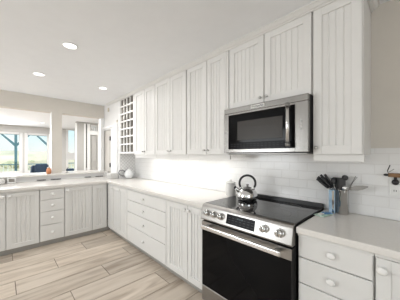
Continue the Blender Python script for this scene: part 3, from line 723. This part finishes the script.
# paper packet lying flat
t = thing('paper_packet', 'pale green and blue printed packet lying on the counter beside the knife block', 'packet', (.47, 1.70, .8805))
def quad(mb, c, w, l, rot, z0, th):
    ca_, sa_ = math.cos(rot), math.sin(rot)
    pts = [(c[0] + x * ca_ - y * sa_, c[1] + x * sa_ + y * ca_, z0) for x, y in ((-w, -l), (w, -l), (w, l), (-w, l))]
    return mb.prism(pts, (0, 0, th))
quad(MB(), (.462, 1.70), .036, .062, .25, .8808, .006).build('sleeve', 'pap_g', t, .002)
quad(MB(), (.447, 1.735), .022, .030, .6, .8870, .008).build('blue_label', 'pap_b', t, .002)
quad(MB(), (.470, 1.69), .012, .034, .1, .8870, .004).build('white_card', 'linen', t, .001)
# outlet at the right edge with a wooden gadget on top
WF = 1.9098
t = thing('wall_outlet', 'white wall outlet plate on the tile at the right edge of the photo', 'outlet', (.058, WF, 1.035))
MB().box(-.005, .118, WF - .006, WF - .0002, 1.045, 1.172).build('cover_plate', 'plate', t, .003)
for a in (.088, .025):
    for z in (1.08, 1.135):
        q = MB().box(a - .017, a + .017, WF - .0085, WF - .0062, z - .014, z + .014).build('receptacle', 'plate', t, .003)
        MB().box(a - .007, a - .004, WF - .0095, WF - .0086, z - .006, z + .006).box(a + .004, a + .007, WF - .0095, WF - .0086, z - .006, z + .006).build('slots', 'black', q)
t = thing('wall_shelf', 'small brown wooden ledge with black round bracket above the wall outlet', 'shelf', (.06, WF, 1.174))
MB().box(.0, .122, WF - .050, WF - .0005, 1.1735, 1.198).build('plank', 'brown', t, .003)
MB().rev((.086, WF - .0095, 1.138), (0, -1, 0), [(.019, 0), (.019, .014), (.014, .02), (.001, .021)], 20).box(.078, .094, WF - .024, WF - .0096, 1.138, 1.173).build('bracket', 'black', t)
t = thing('wire_clip', 'small black oval clip with two thin prongs left of the brown wooden ledge', 'clip', (.13, WF - .03, 1.18))
MB().rev((.1305, WF - .048, 1.187), (.15, -1, .1), [(.001, -.004), (.009, -.0038), (.0105, 0), (.009, .004), (.001, .0042)], 20, 1.35, .8).build('pad', 'black', t)
MB().tube([(.1305, WF - .040, 1.187), (.120, WF - .034, 1.196), (.1225, WF - .034, 1.2055)], .0018, 8).build('stem', 'black', t)
MB().tube([(.1245, WF - .034, 1.214), (.112, WF - .03, 1.252)], .0030, 8).build('prong', 'black', t)
MB().tube([(.118, WF - .034, 1.2045), (.109, WF - .034, 1.212), (.092, WF - .03, 1.226)], .0020, 8).build('prong', 'steel_dark', t)
MB().tube([(.1225, WF - .034, 1.2045), (.1245, WF - .034, 1.215)], .0024, 8).build('joint', 'black', t)
# far corner of the counter: glass jar, teapot-like jug, white box
t = thing('glass_pitcher', 'round ribbed clear white pitcher with dark handle in the far corner under the wine rack', 'pitcher', (3.72, 1.74, .8805))
pa, pb = 3.735, 1.735
MB().rev((pa, pb, .8805), (0, 0, 1), [(.04, 0), (.062, .012), (.082, .05), (.084, .085), (.068, .125), (.05, .145), (.046, .15)], 28).build('body', 'glassjar', t)
MB().rev((pa, pb, 1.0307), (0, 0, 1), [(.044, 0), (.04, .008), (.012, .016), (.012, .03), (.001, .034)], 20).build('lid', 'glassjar', t)
hp = [Vector((pa + .052 * 1.0 + .0, pb - .055, 1.005)), Vector((pa + .075, pb - .10, 1.035)), Vector((pa + .085, pb - .145, 1.03)), Vector((pa + .085, pb - .165, .985)), Vector((pa + .075, pb - .13, .935)), Vector((pa + .05, pb - .06, .92))]
MB().tube(hp, .009, 10).build('handle', 'darkgrey', t)
tag(MB().box(3.86, 4.06, 1.44, 1.575, .8805, .975).build('bread_box', 'ceramic', None, .012, 3), 'small pale box on the counter by the closet door casing', 'box')
t = thing('cup', 'small white cup on the counter at the end of the half wall', 'cup', (4.30, 1.52, .8805))
MB().rev((4.30, 1.52, .8805), (0, 0, 1), [(.026, 0), (.030, .004), (.036, .085), (.033, .085), (.028, .008), (.001, .008)], 20).build('body', 'ceramic', t)
# dark grey strips with two black inserts each, along the riser foot
for (b0_, b1_, lb) in ((-.13, .055, 'grey horizontal strip at the left edge, low on the half wall behind the peninsula'), (.43, .55, 'grey horizontal strip just left of the wall post'), (.62, .77, 'grey horizontal strip directly below the wall post'),
                       (1.16, 1.27, 'grey horizontal strip right of the wall post'), (1.355, 1.50, 'grey horizontal strip nearest the closet door')):
    t = thing('grey_strip', lb, 'outlet', (4.43, (b0_ + b1_) / 2, .884), 'grey strips along the half wall')
    MB().box(4.420, 4.4395, b0_, b1_, .8815, .898).build('cover', 'darkgrey', t, .002)
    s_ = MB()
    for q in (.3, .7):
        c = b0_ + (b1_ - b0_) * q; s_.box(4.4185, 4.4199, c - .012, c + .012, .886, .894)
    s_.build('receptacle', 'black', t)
t = thing('picture_stand', 'small white framed card standing on the peninsula near the left edge', 'frame', (4.33, .11, .8805))
q = MB().box(4.325, 4.34, .06, .075, .8805, .965).box(4.325, 4.34, .145, .16, .8805, .965).box(4.325, 4.34, .075, .145, .8805, .898).box(4.325, 4.34, .075, .145, .95, .965); q.build('frame', 'trim', t, .002)
MB().box(4.332, 4.338, .0755, .1445, .8985, .9495).build('card', 'dark', t)
tag(MB().box(4.24, 4.41, -.22, .035, .8805, .955).build('paper_towel_box', 'ceramic', None, .02, 3), 'low white rounded box on the peninsula at the left edge of the photo', 'box')
# jar on the ledge
t = thing('ledge_jar', 'small orange and white jar on the bar ledge left of the wall post', 'jar', (4.52, .615, .9855))
MB().rev((4.52, .605, .9855), (0, 0, 1), [(.026, 0), (.036, .006), (.040, .05), (.034, .085), (.024, .096), (.024, .108)], 24).build('body', 'copper', t)
MB().rev((4.52, .605, 1.0937), (0, 0, 1), [(.026, 0), (.027, .010), (.010, .016), (.001, .018)], 20).build('lid', 'ceramic', t)
# faucet-like slim black stand at right of the post
t = thing('black_hook_stand', 'slim black hooked stand on the bar ledge just right of the wall post', 'stand', (4.6, .90, .9855))
MB().rev((4.6, .90, .9855), (0, 0, 1), [(.022, 0), (.022, .005), (.004, .008)], 16).build('base', 'black', t)
MB().tube([(4.6, .90, .993), (4.6, .90, 1.05), (4.6, .905, 1.075), (4.6, .92, 1.08), (4.6, .93, 1.07)], .004, 8).build('hook', 'black', t)

# ------------------------------------------------------------------ living room furniture
def armchair(a, b, rot, label, top=1.04, w=.62):
    t = thing('armchair', label, 'armchair', (a, b, 0), 'navy chairs in the living room')
    def lc(x, y, z): return (a + x * math.cos(rot) - y * math.sin(rot), b + x * math.sin(rot) + y * math.cos(rot), z)
    def rb(x0, x1, y0, y1, z0, z1):
        y0 *= w; y1 *= w
        q = MB(); vs = [lc(x, y, z) for x in (x0, x1) for y in (y0, y1) for z in (z0, z1)]
        return q.add(vs, [(0, 1, 3, 2), (4, 6, 7, 5), (0, 4, 5, 1), (2, 3, 7, 6), (0, 2, 6, 4), (1, 5, 7, 3)])
    rb(-.32, .30, -.24, .24, .18, .44).build('seat', 'navy', t, .05, 3)
    q = MB().prism([lc(.22, -.24 * w, .445), lc(.34, -.26 * w, top - .04), lc(.36, -.20 * w, top), lc(.36, .20 * w, top), lc(.34, .26 * w, top - .04), lc(.22, .24 * w, .445)], tuple(Vector(lc(.12, 0, 0)) - Vector(lc(0, 0, 0))))
    q.build('backrest', 'navy', t, .03, 3)
    for s_ in (-1, 1): rb(-.30, .30, s_ * .32 - .075, s_ * .32 + .075, .18, .64).build('arm', 'navy', t, .05, 3)
    for x in (-.26, .26):
        for y in (-.28, .28): rb(x - .02, x + .02, y - .02, y + .02, .001, .179).build('leg', 'wood', t)
    return t
armchair(9.1, .75, 2.9, 'navy armchair beyond the bar ledge, left one in front of the living room windows', .98)
armchair(7.9, .90, 3.3, 'navy armchair beyond the bar ledge, right one in front of the living room windows', 1.06)
t = thing('dining_chair', 'navy upholstered chair seen through the opening right of the wall post', 'chair', (6.9, 1.47, 0))
MB().box(6.68, 7.1, 1.36, 1.58, .42, .50).build('seat', 'navy', t, .02)
MB().box(7.08, 7.14, 1.37, 1.57, .5005, .92).build('backrest', 'navy', t, .02)
for a in (6.71, 7.08):
    for b in (1.385, 1.555): MB().box(a - .018, a + .018, b - .018, b + .018, .001, .4195).build('leg', 'wood', t)
